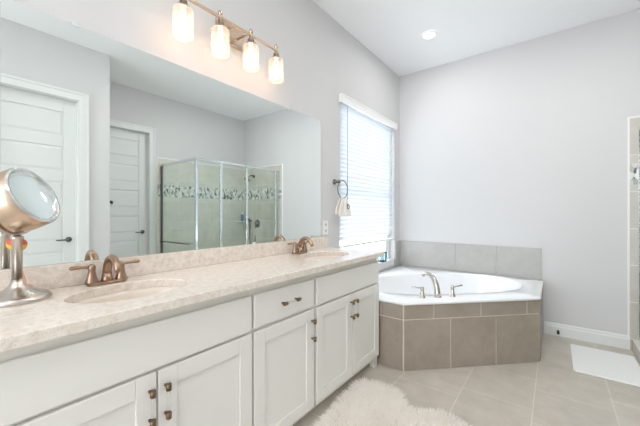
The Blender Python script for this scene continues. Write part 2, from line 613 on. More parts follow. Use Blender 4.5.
bl = thing('window_blind', 'white horizontal slat blind hung in the window', 'blind', (-0.03, (WY0 + WY1) / 2, 0.9))
BY0, BY1 = WY0 - 0.005, WY1 - 0.02
m = MB()
vp = [(0, 0), (0.012, 0), (0.014, 0.01), (0.012, 0.022), (0.012, 0.05), (0.018, 0.062), (0.018, 0.075), (0, 0.075)]
m.sweep(vp, (0.022, BY0 - 0.01, 2.30), (0.022, BY1 + 0.03, 2.30), (1, 0, 0))
m.box(0.0, BY0 - 0.01, 2.30, 0.022, BY0, 2.375).box(0.0, BY1 + 0.02, 2.30, 0.022, BY1 + 0.03, 2.375)
m.build('valance', PLASTIC, bl)
m = MB()
zt, zb, pitch = 2.30, 0.925, 0.0435
ns = int((zt - zb) / pitch)
ta = math.radians(-58)
for i in range(ns):
    z = zt - 0.02 - i * pitch
    n = 4
    pr = []
    for j in range(n + 1):
        q = -0.025 + 0.05 * j / n
        bow = 0.003 * (1 - (q / 0.025) ** 2)
        pr.append((-0.028 + q * math.cos(ta) + bow * math.sin(ta), z - q * math.sin(ta) + bow * math.cos(ta)))
    top = [(x, zz + 0.0025) for x, zz in pr]
    loop = pr + top[::-1]
    m.rings([[(x, y, zz) for x, zz in loop] for y in (BY0 + 0.012, BY1 - 0.004)], True, True, False)
m.build('slat_stack', SLAT, bl)
MB().box(-0.052, BY0 + 0.012, 0.885, -0.004, BY1 - 0.004, 0.908).build('bottom_rail', PLASTIC, bl, 0.004)
m = MB()
for y in (BY0 + 0.12, (BY0 + BY1) / 2, BY1 - 0.12):
    m.box(0.0, y - 0.002, 0.9, 0.0015, y + 0.002, 2.3).box(-0.0575, y - 0.002, 0.9, -0.056, y + 0.002, 2.3)
m.build('ladder_cord', PLASTIC, bl)
m = MB().cyl((0.012, WY0 + 0.12, 2.29), (0.012, WY0 + 0.12, 1.33), 0.004, n=8)
m.cyl((0.012, WY0 + 0.12, 1.33), (0.012, WY0 + 0.12, 1.28), 0.006, n=8)
m.build('tilt_wand', mat('grey wand', (176, 184, 194), 0.3), bl)

jar = thing('glass_jar', 'small dark-edged teal glass holder on the window sill beyond the vanity corner', 'jar', (-0.02, 3.43, SILL))
jx, jy = -0.022, 3.425
m = MB()
for sx in (-1, 1):
    for sy in (-1, 1):
        m.box(jx + sx * 0.032 - 0.006, jy + sy * 0.042 - 0.006, SILL, jx + sx * 0.032 + 0.006, jy + sy * 0.042 + 0.006, SILL + 0.12)
m.box(jx - 0.038, jy - 0.048, SILL, jx + 0.038, jy + 0.048, SILL + 0.014)
for sy in (-1, 1):
    m.box(jx - 0.038, jy + sy * 0.042 - 0.006, SILL + 0.11, jx + 0.038, jy + sy * 0.042 + 0.006, SILL + 0.12)
for sx in (-1, 1):
    m.box(jx + sx * 0.032 - 0.006, jy - 0.036, SILL + 0.11, jx + sx * 0.032 + 0.006, jy + 0.036, SILL + 0.12)
m.build('metal_frame', mat('dark metal edge', (48, 56, 66), 0.4), jar)
MB().box(jx - 0.03, jy - 0.04, SILL + 0.014, jx + 0.03, jy + 0.04, SILL + 0.105).build('glass_body', TEAL, jar)

# ------------------------------------------------------------------ tub surround, splash tiles and tub
PA, PB, PC, PD = (0.0, 2.275), (0.72, 2.275), (1.555, 3.11), (1.555, 3.9)
ZT = 0.515


def tile_face(m, p0, p1, joints_low, joints_up, z0, zm, z1, t=0.005, gap=0.0045):
    """tile slabs standing off a grout core, p0 to p1 with the outside on the right hand"""
    p0, p1 = Vector((*p0, 0)), Vector((*p1, 0))
    L = (p1 - p0).length
    d = (p1 - p0) / L
    nrm = Vector((d.y, -d.x, 0))
    for js, a, b in ((joints_low, z0, zm), (joints_up, zm, z1)):
        js = [0] + js + [L]
        for s0, s1 in zip(js, js[1:]):
            c = p0 + d * (s0 + s1) / 2 + nrm * t / 2 + Vector((0, 0, (a + b) / 2))
            m.obox(c, d * ((s1 - s0) / 2 - gap), nrm * t / 2, Vector((0, 0, (b - a) / 2 - gap)))


sur = thing('tub_surround', 'taupe stone-tiled angled surround under the white corner tub', 'tub surround', (0.78, 3.1, 0))
m = MB().prism([(0.0, 2.29), (0.712, 2.29), (1.54, 3.118), (1.54, 3.894), (0.0, 3.894)], 0, 0.10)
m2 = MB()
ins = 0.008
qa, qb, qc, qd = (0.0, PA[1] + ins), (PB[0] - ins * 0.41, PB[1] + ins), (PC[0] - ins, PC[1] + ins * 0.41), (PD[0] - ins, PD[1] - 0.002)
# hollow grout core: a wall ring so the basin hangs free inside
core = MB()
k = 0.03
qa = (0.002, qa[1])
outer = [qa, qb, qc, qd]
inner = [(0.002, qa[1] + k), (qb[0] - k * 0.41, qb[1] + k), (qc[0] - k, qc[1] + k * 0.41), (qc[0] - k, qd[1])]
for i in range(3):
    a, b, c, d = outer[i], outer[i + 1], inner[i + 1], inner[i]
    core.prism([a, b, c, d], 0, ZT)
m.bm.free(); m2.bm.free()
core.build('grout_core', GROUT, sur)
Ld = math.dist(qb, qc)
m = MB()
tile_face(m, qa, qb, [0.33], [0.13, 0.525], 0.0, 0.400, ZT)
tile_face(m, qb, qc, [Ld / 3, 2 * Ld / 3], [0.25, 0.65, 1.06], 0.0, 0.400, ZT)
tile_face(m, qc, qd, [0.395], [0.2, 0.6], 0.0, 0.400, ZT)
m.build('tile_facing', TILE_FRONT, sur, 0.0015)

RT0 = 0.541
sp = thing('tile_backsplash', 'low band of stone tiles coloured paler for window light on the wall behind the tub', 'backsplash', (0.78, YB - 0.01, RT0))
m = MB().box(0.017, YB - 0.008, RT0, 1.54, YB - 0.001, 0.862)
m.build('grout_bed', GROUT, sp)
m = MB()
xs = [0.017, 0.365, 0.76, 1.155, 1.54]
for a, b in zip([0.017, 0.711, 1.134], [0.711, 1.134, 1.54]):
    m.box(a + 0.001, YB - 0.016, RT0, b - 0.001, YB - 0.008, 0.866)
m.build('tile_facing', TILE_BACK_LIT, sp, 0.0012)
sp2 = MB().box(0.001, WY1 + 0.002, RT0, 0.016, YB - 0.001, 0.866).build('tile_backsplash', TILE_BACK_LIT, None, 0.0012, loc=(0.008, 3.82, RT0))
tag(sp2, 'narrow strip of stone tile coloured paler for window light between the window and the room corner', 'backsplash')

tub = thing('bathtub', 'white acrylic corner bathtub with oval basin under the window', 'bathtub', (0.66, 3.2, 0.5))
NP = 96
cx, cy = 0.72, 3.13
rim = [(0.004, PA[1] - 0.008), (PB[0] + 0.004, PB[1] - 0.008), (PC[0] + 0.002, PC[1] - 0.006), (PD[0] + 0.002, YB - 0.018), (0.004, YB - 0.018)]
rim[0] = (0.018, PA[1] - 0.008); rim[4] = (0.018, YB - 0.018)


def ray_poly(th, poly):
    d = (math.cos(th), math.sin(th))
    best = 9
    for (x0, y0), (x1, y1) in zip(poly, poly[1:] + poly[:1]):
        ex, ey = x1 - x0, y1 - y0
        den = d[0] * ey - d[1] * ex
        if abs(den) < 1e-9: continue
        t = ((x0 - cx) * ey - (y0 - cy) * ex) / den
        u = ((x0 - cx) * d[1] - (y0 - cy) * d[0]) / den
        if t > 0 and -1e-6 <= u <= 1 + 1e-6: best = min(best, t)
    return best


angs = sorted([2 * PI * i / NP for i in range(NP)] + [math.atan2(y - cy, x - cx) % (2 * PI) for x, y in rim])
U = Vector((math.cos(PI / 4), math.sin(PI / 4)))
V = Vector((-U.y, U.x))


def basin_r(th):
    d = Vector((math.cos(th), math.sin(th)))
    a, b = d.dot(U), d.dot(V)
    A = 0.80
    B = 0.44 if b < 0 else 0.40
    e = 2.6
    return (abs(a / A) ** e + abs(b / B) ** e) ** (-1 / e)


def ring_at(fr, z):
    return [(cx + fr(t) * math.cos(t), cy + fr(t) * math.sin(t), z) for t in angs]


def lerp_rim(k, inset):
    return lambda t: min(ray_poly(t, rim) - inset, 9)


RT = 0.537
rr = [ring_at(lerp_rim(0, 0.004), ZT + 0.001), ring_at(lerp_rim(0, 0.0), ZT + 0.006), ring_at(lerp_rim(0, 0.0), RT - 0.006), ring_at(lerp_rim(0, 0.006), RT),
      ring_at(lambda t: ray_poly(t, rim) - 0.05, RT + 0.001), ring_at(lambda t: max(ray_poly(t, rim) - 0.065, basin_r(t) + 0.02), RT + 0.010),
      ring_at(lambda t: basin_r(t) + 0.012, RT + 0.010),
      ring_at(lambda t: basin_r(t), RT + 0.004), ring_at(lambda t: basin_r(t) * 0.975, RT - 0.025), ring_at(lambda t: basin_r(t) * 0.93, RT - 0.14),
      ring_at(lambda t: basin_r(t) * 0.86, RT - 0.30), ring_at(lambda t: basin_r(t) * 0.80, RT - 0.37), ring_at(lambda t: basin_r(t) * 0.70, RT - 0.40), ring_at(lambda t: basin_r(t) * 0.3, RT - 0.405)]
MB().rings(rr, False, True).build('tub_shell', ACRYLIC, tub)
MB().lathe((cx - 0.35, cy - 0.35, RT - 0.408), [(0.035, 0.0), (0.035, 0.006), (0.01, 0.01)], 20).build('drain', NICKEL, tub)

# tub faucet: spout and two levers on the front deck
DZ = RT + 0.010
fd = Vector((-1, 1, 0)).normalized()     # towards the basin
fa = Vector((1, 1, 0)).normalized()
tf = thing('tub_faucet', 'brushed nickel arched tub faucet with two lever handles on the tub deck', 'faucet', (0.89, 2.565, DZ))
b0 = Vector((0.890, 2.565, DZ))
m = MB().lathe(b0, [(0.032, 0), (0.032, 0.006), (0.026, 0.012)], 20)
pts = bez(b0 + Vector((0, 0, 0.006)), b0 + Vector((0, 0, 0.10)), b0 + fd * 0.03 - fa * 0.01 + Vector((0, 0, 0.175)), b0 + fd * 0.13 - fa * 0.03 + Vector((0, 0, 0.168)), 12)
pts += bez(pts[-1], b0 + fd * 0.15 - fa * 0.034 + Vector((0, 0, 0.166)), b0 + fd * 0.165 - fa * 0.037 + Vector((0, 0, 0.158)), b0 + fd * 0.172 - fa * 0.038 + Vector((0, 0, 0.138)), 4)[1:]
m.tube(pts, [0.026, 0.025, 0.024, 0.023, 0.022, 0.021, 0.02, 0.019, 0.018, 0.017, 0.016, 0.016, 0.015, 0.015, 0.014, 0.014, 0.013], 14)
m.build('spout', NICKEL, tf)
for hx, hy, sg in ((0.798, 2.473, -1), (0.982, 2.657, 1)):
    p = Vector((hx, hy, DZ))
    h = MB().lathe(p, [(0.026, 0), (0.026, 0.006), (0.02, 0.014), (0.014, 0.05), (0.012, 0.066), (0.014, 0.072), (0.012, 0.084), (0.003, 0.09)], 18).build('handle_base', NICKEL, tf)
    MB().tube([p + Vector((0, 0, 0.077)), p + fa * sg * 0.03 + Vector((0, 0, 0.079)), p + fa * sg * 0.085 + Vector((0, 0, 0.088))], [0.008, 0.0075, 0.009], 10, flat=0.7).build('lever', NICKEL, h)

# ------------------------------------------------------------------ vanity cabinets
XF = 0.512       # face frame
XD = 0.532       # door faces
CT0, CT1 = 0.885, 0.92
TK = 0.092
VY0, VY1 = 0.075, 2.245


def shaker(m, y0, y1, z0, z1, st=0.068, mi=0):
    m.box(XF + 0.001, y0, z0, XD - 0.008, y1, z1)
    m.box(XD - 0.008, y0, z0, XD, y0 + st, z1).box(XD - 0.008, y1 - st, z0, XD, y1, z1)
    m.box(XD - 0.008, y0 + st, z0, XD, y1 - st, z0 + st).box(XD - 0.008, y0 + st, z1 - st, XD, y1 - st, z1)
    return m


def pull(parent, y, z, vertical=True, L=0.1):
    posts = [(y, z - L / 2), (y, z + L / 2)] if vertical else [(y - L / 2, z), (y + L / 2, z)]
    for py, pz in posts:
        pm = MB().lathe((XD, py, pz), [(0.0055, 0), (0.0055, 0.022)], 12, (1, 0, 0))
        a = Vector((0, 0, 1)) if vertical else Vector((0, 1, 0))
        c = Vector((XD + 0.026, py, pz))
        pm.cyl(c - a * 0.011, c + a * 0.011, 0.0095, n=14)
        pm.build('pull_post', DARK_BRONZE, parent)
    a = Vector((0, 0, 1)) if vertical else Vector((0, 1, 0))
    c = Vector((XD + 0.026, y, z))
    MB().cyl(c - a * (L / 2 + 0.018), c + a * (L / 2 + 0.018), 0.0065, n=12).build('pull_bar', LUCITE, parent)


def carcass(y0, y1, parent, right_foot=False):
    m = MB()
    m.box(0.004, y0, TK, XF, y0 + 0.018, CT0).box(0.004, y1 - 0.018, 0.0 if right_foot else TK, XF, y1, CT0)
    m.box(0.004, y0 + 0.018, TK, XF - 0.02, y1 - 0.018, TK + 0.018)
    m.box(XF - 0.02, y0 + 0.018, TK, XF, y1 - 0.018, CT0)
    m.build('cabinet_body', CAB, parent, 0.001)
    MB().box(0.43, y0, 0.0, 0.445, y1 - (0.018 if right_foot else 0), TK).build('toe_kick', CAB, parent)
    if right_foot:
        MB().box(0.47, y1 - 0.05, 0.0, XF, y1 - 0.018, TK).build('foot', CAB, parent, 0.002)


Z_F0, Z_F1, Z_D1 = 0.685, 0.845, 0.668
c1 = thing('sink_cabinet', 'white two-door sink cabinet nearest the round magnifying mirror', 'cabinet', (0.26, 0.51, 0), 'white vanity cabinets')
carcass(VY0, 0.948, c1)
MB().box(XF + 0.001, 0.085, Z_F0 - 0.005, XD, 0.942, Z_F1).build('false_front', CAB, c1, 0.005)
d = shaker(MB(), 0.085, 0.511, TK + 0.003, Z_D1).build('door', CAB, c1, 0.0025); pull(d, 0.487, 0.560)
d = shaker(MB(), 0.517, 0.942, TK + 0.003, Z_D1).build('door', CAB, c1, 0.0025); pull(d, 0.541, 0.560)

c2 = thing('drawer_cabinet', 'narrow white cabinet with one drawer over one door, between the sink cabinets', 'cabinet', (0.26, 1.18, 0), 'white vanity cabinets')
carcass(0.948, 1.42, c2)
d = MB().box(XF + 0.001, 0.956, Z_F0, XD, 1.405, Z_F1).build('drawer', CAB, c2, 0.005); pull(d, 1.19, 0.766, False)
d = shaker(MB(), 0.956, 1.405, TK + 0.003, Z_D1).build('door', CAB, c2, 0.0025); pull(d, 1.381, 0.556)

c3 = thing('sink_cabinet', 'white two-door sink cabinet at the vanity end beside the tub', 'cabinet', (0.26, 1.83, 0), 'white vanity cabinets')
carcass(1.42, VY1, c3, True)
MB().box(XF + 0.001, 1.432, Z_F0 - 0.005, XD, 2.236, Z_F1).build('false_front', CAB, c3, 0.005)
d = shaker(MB(), 1.432, 1.831, TK + 0.003, Z_D1).build('door', CAB, c3, 0.0025); pull(d, 1.807, 0.566)
d = shaker(MB(), 1.837, 2.236, TK + 0.003, Z_D1).build('door', CAB, c3, 0.0025); pull(d, 1.861, 0.566)

# worktop with two oval cut-outs
SINKS = [(0.285, 0.528), (0.285, 1.845)]
SA, SB = 0.155, 0.215     # half-width in x, half-length in y
CX0, CX1, CY0, CY1 = 0.001, 0.562, 0.06, 2.262
m = MB()


def pad(yc, ya, yb):
    n = 64
    a = []
    xc = SINKS[0][0]
    for i in range(n):
        t = 2 * PI * i / n
        a.append((xc + SA * math.cos(t), yc + SB * math.sin(t)))
    o = []
    for i in range(n):
        t = 2 * PI * i / n
        dx, dy = SA * math.cos(t), SB * math.sin(t)
        s = 9
        if dx > 1e-9: s = min(s, (CX1 - xc) / dx)
        if dx < -1e-9: s = min(s, (CX0 - xc) / dx)
        if dy > 1e-9: s = min(s, (yb - yc) / dy)
        if dy < -1e-9: s = min(s, (ya - yc) / dy)
        o.append([xc + s * dx, yc + s * dy])
    for c in ((CX0, ya), (CX0, yb), (CX1, ya), (CX1, yb)):     # pull the nearest point into each corner
        k = min(range(n), key=lambda i: math.dist(o[i], c))
        o[k] = list(c)
    e = 0.003
    rr = [[(x, y, CT0) for x, y in a], [(x, y, CT1 - e) for x, y in a],
          [(xc + (x - xc) * 1.02, yc + (y - yc) * 1.015, CT1) for x, y in a], [(x, y, CT1) for x, y in o]]
    m.rings(rr, False, False, False)


pad(SINKS[0][1], CY0, 1.0)
pad(SINKS[1][1], 1.4, CY1)
m.rings([[(CX0, 1.0, CT1), (CX1, 1.0, CT1)], [(CX0, 1.4, CT1), (CX1, 1.4, CT1)]], False, False, False, 0, False)
# moulded front edge and the two ends
EP = [(CX1, CT1), (CX1 + 0.0015, CT1 - 0.0006), (CX1 + 0.0025, CT1 - 0.0025), (CX1 + 0.0025, CT0 + 0.003), (CX1 + 0.0005, CT0), (0.50, CT0)]
m.rings([[(x, y, z) for x, z in EP] for y in (CY0, CY1)], False, False, False, 0, False)
for y in (CY0, CY1):
    pts = [(CX0, y, CT1)] + [(x, y, z) for x, z in EP] + [(CX0, y, CT0)]
    f_ = m.bm.faces.new([m.bm.verts.new(p) for p in pts])
ct = m.build('countertop', QUARTZ, None, loc=(0.28, 1.16, CT0))
tag(ct, 'speckled beige stone countertop along the whole double vanity', 'countertop')
bs = MB().box(0.0, CY0, CT1 + 0.0005, 0.02, CY1, 1.018).build('backsplash', QUARTZ, None, 0.002, loc=(0.01, 1.16, CT1))
tag(bs, 'low speckled stone backsplash strip between countertop and wall mirror', 'backsplash')


def sink(xc, yc, label):
    t = thing('sink', label, 'sink', (xc, yc, CT0 - 0.15), 'undermount vanity sinks')
    n = 48
    prof = [(1.04, 0), (1.0, -0.0), (0.975, -0.02), (0.93, -0.06), (0.82, -0.105), (0.62, -0.135), (0.35, -0.148), (0.1, -0.152)]
    rr = [[(xc + SA * k * math.cos(2 * PI * i / n), yc + SB * k * math.sin(2 * PI * i / n), CT0 - 0.001 + z) for i in range(n)] for k, z in prof]
    MB().rings(rr, False, True).build('basin', PORCELAIN, t)
    MB().lathe((xc - 0.02, yc, CT0 - 0.151), [(0.03, 0), (0.03, 0.003), (0.02, 0.005), (0.018, 0.003)], 20).build('drain', BRONZE, t)


sink(*SINKS[0], 'oval undermount sink nearest the magnifying mirror')
sink(*SINKS[1], 'oval undermount sink at the tub end of the vanity')


def vanity_faucet(x, y, label):
    t = thing('vanity_faucet', label, 'faucet', (x, y, CT1), 'bronze sink faucets')
    m = MB()
    pts = []
    for i in range(28):
        a = 2 * PI * i / 28
        pts.append((x + 0.028 * math.cos(a), y + 0.046 * (1 if math.sin(a) > 0 else -1) * (abs(math.sin(a)) > 1e-6) + 0.028 * math.sin(a)))
    m.rings([[(a, b, CT1) for a, b in pts], [(a, b, CT1 + 0.008) for a, b in pts], [(x + (a - x) * 0.9, y + (b - y) * 0.97, CT1 + 0.013) for a, b in pts]], True, True)
    m.build('base_plate', BRONZE, t)
    m = MB().lathe((x, y, CT1 + 0.01), [(0.026, 0), (0.022, 0.012), (0.0175, 0.04)], 18)
    sp = bez((x, y, CT1 + 0.045), (x + 0.005, y, CT1 + 0.13), (x + 0.09, y, CT1 + 0.15), (x + 0.125, y, CT1 + 0.062), 14)
    m.tube(sp, [0.0175 - 0.0055 * i / 14 for i in range(15)], 14)
    m.build('spout', BRONZE, t)
    MB().cyl((x - 0.024, y, CT1 + 0.012), (x - 0.024, y, CT1 + 0.06), 0.003, n=8).ball((x - 0.024, y, CT1 + 0.066), 0.007, 10).build('lift_rod', BRONZE, t)
    for s in (-1, 1):
        yy = y + s * 0.056
        h = MB().lathe((x, yy, CT1 + 0.008), [(0.026, 0), (0.023, 0.01), (0.017, 0.03), (0.0125, 0.055), (0.014, 0.06), (0.0145, 0.068), (0.012, 0.078), (0.004, 0.084)], 18).build('handle_base', BRONZE, t)
        z = CT1 + 0.078
        MB().tube([(x, yy, z), (x + 0.001, yy + s * 0.03, z + 0.003), (x + 0.002, yy + s * 0.055, z + 0.005), (x + 0.002, yy + s * 0.072, z + 0.004), (x + 0.002, yy + s * 0.078, z + 0.004)], [0.007, 0.0075, 0.0105, 0.01, 0.005], 12, flat=0.8).build('lever', BRONZE, h)


vanity_faucet(0.078, 0.505, 'bronze two-handle faucet at the near sink beside the magnifying mirror')
vanity_faucet(0.088, 1.785, 'bronze two-handle faucet at the far sink below the towel ring')

# ------------------------------------------------------------------ wall mirror
wm = thing('wall_mirror', 'large frameless wall mirror above the double vanity', 'mirror', (0.005, 1.17, 1.02))
MB().box(0.001, 0.185, 1.0185, 0.007, 2.158, 2.043).build('mirror_glass', MIRROR, wm)
for y, z, top in ((0.41, 2.043, 1), (1.75, 2.043, 1), (0.55, 1.02, -1), (1.40, 1.02, -1)):
    MB().box(0.0, y - 0.012, z - 0.009, 0.011, y + 0.012, z + 0.010).build('mirror_clip', CLIP, wm, 0.002)
MB().box(0.0, 2.146, 1.128, 0.011, 2.168, 1.150).build('mirror_clip', CLIP, wm, 0.002)

op = thing('outlet', 'white wall outlet between mirror and towel ring', 'outlet', (0.003, 2.24, 1.1))
MB().box(0.0, 2.195, 1.035, 0.006, 2.270, 1.160).build('cover_plate', PLASTIC, op, 0.002)
for z in (1.070, 1.125):
    r = MB().box(0.006, 2.215, z - 0.019, 0.0085, 2.250, z + 0.019).build('receptacle', mat('socket face', (222, 222, 220), 0.4), op, 0.002)
    MB().box(0.0085, 2.224, z - 0.008, 0.009, 2.227, z + 0.008).box(0.0085, 2.238, z - 0.008, 0.009, 2.241, z + 0.008).build('slot', BLACK, r)

# towel ring and towel
RY, RZ = 2.375, 1.522
tr = thing('towel_ring', 'dark nickel towel ring on the wall between mirror and window', 'towel ring', (0.0, RY, RZ))
m = MB().lathe((0, RY, RZ), [(0.026, 0), (0.026, 0.008), (0.014, 0.016), (0.012, 0.05), (0.015, 0.056), (0.013, 0.066), (0.004, 0.07)], 18, (1, 0, 0))
m.build('wall_post', STEEL, tr)
rd = Vector((0.02, 1.0, 0)).normalized()
RR = 0.082
rc = Vector((0.056, RY + 0.062, RZ - 0.068))
MB().tube([rc + RR * (math.cos(2 * PI * i / 40) * rd + math.sin(2 * PI * i / 40) * Vector((0, 0, 1))) for i in range(40)], 0.0048, 10, closed=True).build('ring', STEEL, tr)
# the hand towel: a draped sheet folded over the bottom of the ring, two layers
tw = thing('hand_towel', 'small cream hand towel with a dark monogram hung in the towel ring', 'towel', (0.06, RY + 0.07, 1.2))
m = MB()
n, q = 26, 14
topz = rc.z - RR + 0.004
for layer, off, length in ((0, 0.012, 0.178), (1, -0.012, 0.16)):
    g = []
    for j in range(q + 1):
        v = j / q
        row = []
        half = 0.040 + 0.070 * min(1, v * 1.25)
        for i in range(n + 1):
            u = -1 + 2 * i / n
            fold = 0.007 * math.sin(u * 6 + layer) * (1 - 0.45 * v) + 0.002 * math.sin(u * 17 + 2 * layer)
            p = rc + rd * (u * half + 0.012) + Vector((1, 0, 0)) * (off * min(1, v * 4) * (1 + 0.5 * v) + fold * min(1, v * 3)) 
            lift = (1 - math.sqrt(max(0.0, 1 - (u * half / RR) ** 2 * 0.5))) * RR * (1 - v)
            p.z = topz + lift + (0.004 if v == 0 else 0) - v * length * (1 + 0.015 * math.sin(u * 4 + layer))
            row.append(p)
        g.append(row)
    m.rings(g, False, False, True, 0, False)
tws = m.build('towel_cloth', TERRY, tw)
sol = tws.modifiers.new('solid', 'SOLIDIFY'); sol.thickness = 0.006; sol.offset = 0
sub = tws.modifiers.new('sub', 'SUBSURF'); sub.levels = 1; sub.render_levels = 1
cu = bpy.data.curves.new('monogram', 'FONT')
cu.body = 'D'; cu.size = 0.062; cu.extrude = 0.0012; cu.align_x = 'CENTER'; cu.align_y = 'CENTER'; cu.offset = 0.0012
tmp = bpy.data.objects.new('tmp', cu)
COL.objects.link(tmp)
bpy.context.view_layer.update()
me = bpy.data.meshes.new_from_object(tmp.evaluated_get(bpy.context.evaluated_depsgraph_get()))
bpy.data.objects.remove(tmp)
me.materials.clear(); me.materials.append(THREAD)
mono = bpy.data.objects.new('monogram', me)
COL.objects.link(mono)
mono.parent = tw
mono['label'] = 'dark embroidered letter'
nx = Vector((rd.y, -rd.x, 0))
rot = Matrix((rd, Vector((0, 0, 1)), nx)).transposed().to_4x4()
mono.matrix_local = Matrix.Translation(rc + rd * 0.046 + nx * 0.034 + Vector((0, 0, topz - rc.z - 0.088)) - wloc(tw)) @ rot

# ------------------------------------------------------------------ vanity light
VL = [0.830, 1.052, 1.275, 1.495]
XL, ZB = 0.125, 2.352
vl = thing('vanity_light', 'brushed nickel bar light with four glowing glass shades above the mirror', 'light fixture', (0, 1.163, 2.33))
MB().box(0.0, 1.10, 2.295, 0.02, 1.31, 2.425).build('back_plate', WARM_NICKEL, vl, 0.004)
for y in (1.15, 1.26):
    MB().tube([(0.02, y, 2.36), (0.06, y, 2.36), (0.10, y, 2.354), (XL, y, ZB)], 0.007, 8).build('support_arm', WARM_NICKEL, vl)
MB().box(XL - 0.006, VL[0] - 0.06, ZB - 0.008, XL + 0.006, VL[3] + 0.012, ZB + 0.008).build('bar', WARM_NICKEL, vl, 0.002)
for y in VL:
    s = MB().lathe((XL, y, 0), [(0.049, 2.138), (0.050, 2.142), (0.050, 2.20), (0.050, 2.272), (0.047, 2.282), (0.030, 2.288)], 28, cap0=False, cap1=False)
    sh = s.build('lamp_shade', GLASS_SHADE, vl)
    b = MB().lathe((XL, y, 0), [(0.0, 2.152), (0.018, 2.157), (0.027, 2.170), (0.031, 2.188), (0.028, 2.206), (0.016, 2.222), (0.012, 2.232), (0.012, 2.275)], 20).build('bulb', BULB, sh)
    h = MB().lathe((XL, y, 0), [(0.034, 2.284), (0.036, 2.288), (0.034, 2.296), (0.022, 2.302), (0.020, 2.325), (0.012, 2.331), (0.011, 2.366), (0.014, 2.370), (0.013, 2.382), (0.005, 2.392)], 20)
    h.build('socket', WARM_NICKEL, vl)
    l = bpy.data.lights.new('bulb_light', 'POINT')
    l.energy = BULB_W
    l.color = (1.0, 0.60, 0.42)
    l.shadow_soft_size = 0.03
    lo = bpy.data.objects.new('bulb_light', l)
    COL.objects.link(lo)
    lo.parent = vl
    lo.location = Vector((XL, y, 2.140)) - wloc(vl)


# ------------------------------------------------------------------ recessed ceiling light over the tub, the rest added unseen for brightness
def can(x, y, label, energy):
    t = thing('recessed_light', label, 'ceiling light', (x, y, H - 0.012), 'recessed ceiling lights')
    MB().lathe((x, y, H), [(0.055, -0.006), (0.058, -0.010), (0.075, -0.008), (0.08, -0.001)], 32, cap0=False, cap1=False).build('trim_ring', PLASTIC, t)
    MB().lathe((x, y, H), [(0.057, -0.006), (0.02, -0.005)], 32).build('lens', CAN_LENS, t)
    l = bpy.data.lights.new('can_light', 'AREA')
    l.shape = 'DISK'
    l.size = 0.11
    l.energy = energy
    l.color = (1.0, 0.99, 0.985)
    l.spread = PI
    o = bpy.data.objects.new('can_light', l)
    COL.objects.link(o)
    o.parent = t
    o.location = (0, 0, -0.004)


can(0.63, 3.17, 'round recessed ceiling light above the tub', CAN_W * 0.5)
can(1.25, 1.15, 'added unseen ceiling light over the middle of the floor', CAN_W * 0.75)  # added out of view to lift the room brightness
can(1.90, 2.55, 'added unseen ceiling light between the tub and the shower', CAN_W * 1.6)  # added just outside the frame to brighten mat, rug and shower
can(1.25, -0.6, 'added unseen ceiling light close behind the viewer', CAN_W * 0.6)  # added fill behind the viewer
can(1.25, -2.2, 'added unseen ceiling light farthest from the tub', CAN_W)  # added fill far behind the viewer

# ------------------------------------------------------------------ magnifying mirror on the countertop
nn = Vector((0.641, 0.641, 0.422)).normalized()
HH = 0.062
HC = Vector((0.170, 0.252, 1.294)) - nn * HH
MX, MY = HC.x, HC.y
R = Vector((math.cos(YAW), math.sin(YAW), 0)); F = Vector((-math.sin(YAW), math.cos(YAW), 0)); Z = Vector((0, 0, 1))
mm = thing('magnifying_mirror', 'round tilting magnifying mirror on a nickel pedestal at the near end of the countertop', 'mirror', (MX, MY, CT1))
m = MB().lathe((MX, MY, CT1), [(0.094, 0), (0.096, 0.004), (0.094, 0.012), (0.086, 0.020), (0.060, 0.030), (0.034, 0.042), (0.020, 0.058), (0.0165, 0.075)], 40)
m.build('base', NICKEL, mm)
MB().lathe((MX, MY, CT1), [(0.0145, 0.07), (0.0145, 0.215), (0.018, 0.218), (0.018, 0.226), (0.012, 0.228), (0.009, 0.234)], 20).build('post', NICKEL, mm)
side = nn.cross(Vector((0, 0, 1))).normalized()
HR = 0.1046
m = MB().lathe(HC, [(HR - 0.020, -HH), (HR - 0.012, -HH + 0.003), (HR - 0.001, -HH + 0.025), (HR + 0.004, -0.005), (HR + 0.005, 0.03), (HR + 0.004, HH - 0.004), (HR, HH)], 48, nn, cap0=False, cap1=False)
m.build('mirror_drum', WARM_NICKEL, mm)
MB().lathe(HC, [(HR + 0.002, HH - 0.001), (HR, HH + 0.003), (HR - 0.009, HH + 0.002), (HR - 0.013, HH - 0.006)], 48, nn, cap0=False, cap1=False).build('rim', CHROME, mm)
MB().lathe(HC, [(HR - 0.0125, HH - 0.006), (HR * 0.75, HH - 0.0085), (HR * 0.5, HH - 0.0105), (HR * 0.25, HH - 0.0115), (0.002, HH - 0.012)], 48, nn, cap0=False).build('magnifying_face', MIRROR, mm)
MB().lathe(HC, [(HR - 0.020, -HH + 0.001), (0.002, -HH + 0.0008)], 48, nn, cap0=False).build('plain_face', MIRROR, mm)
ya = []
for i in range(21):
    a = PI + PI * i / 20
    ya.append(HC + side * math.cos(a) * (HR + 0.018) + Vector((0, 0, 1)) * math.sin(a) * (HC.z - CT1 - 0.234))
m = MB().tube(ya, 0.0045, 10)
for s in (-1, 1):
    m.cyl(HC + side * s * (HR + 0.002), HC + side * s * (HR + 0.024), 0.009, n=14)
m.build('yoke', NICKEL, mm)

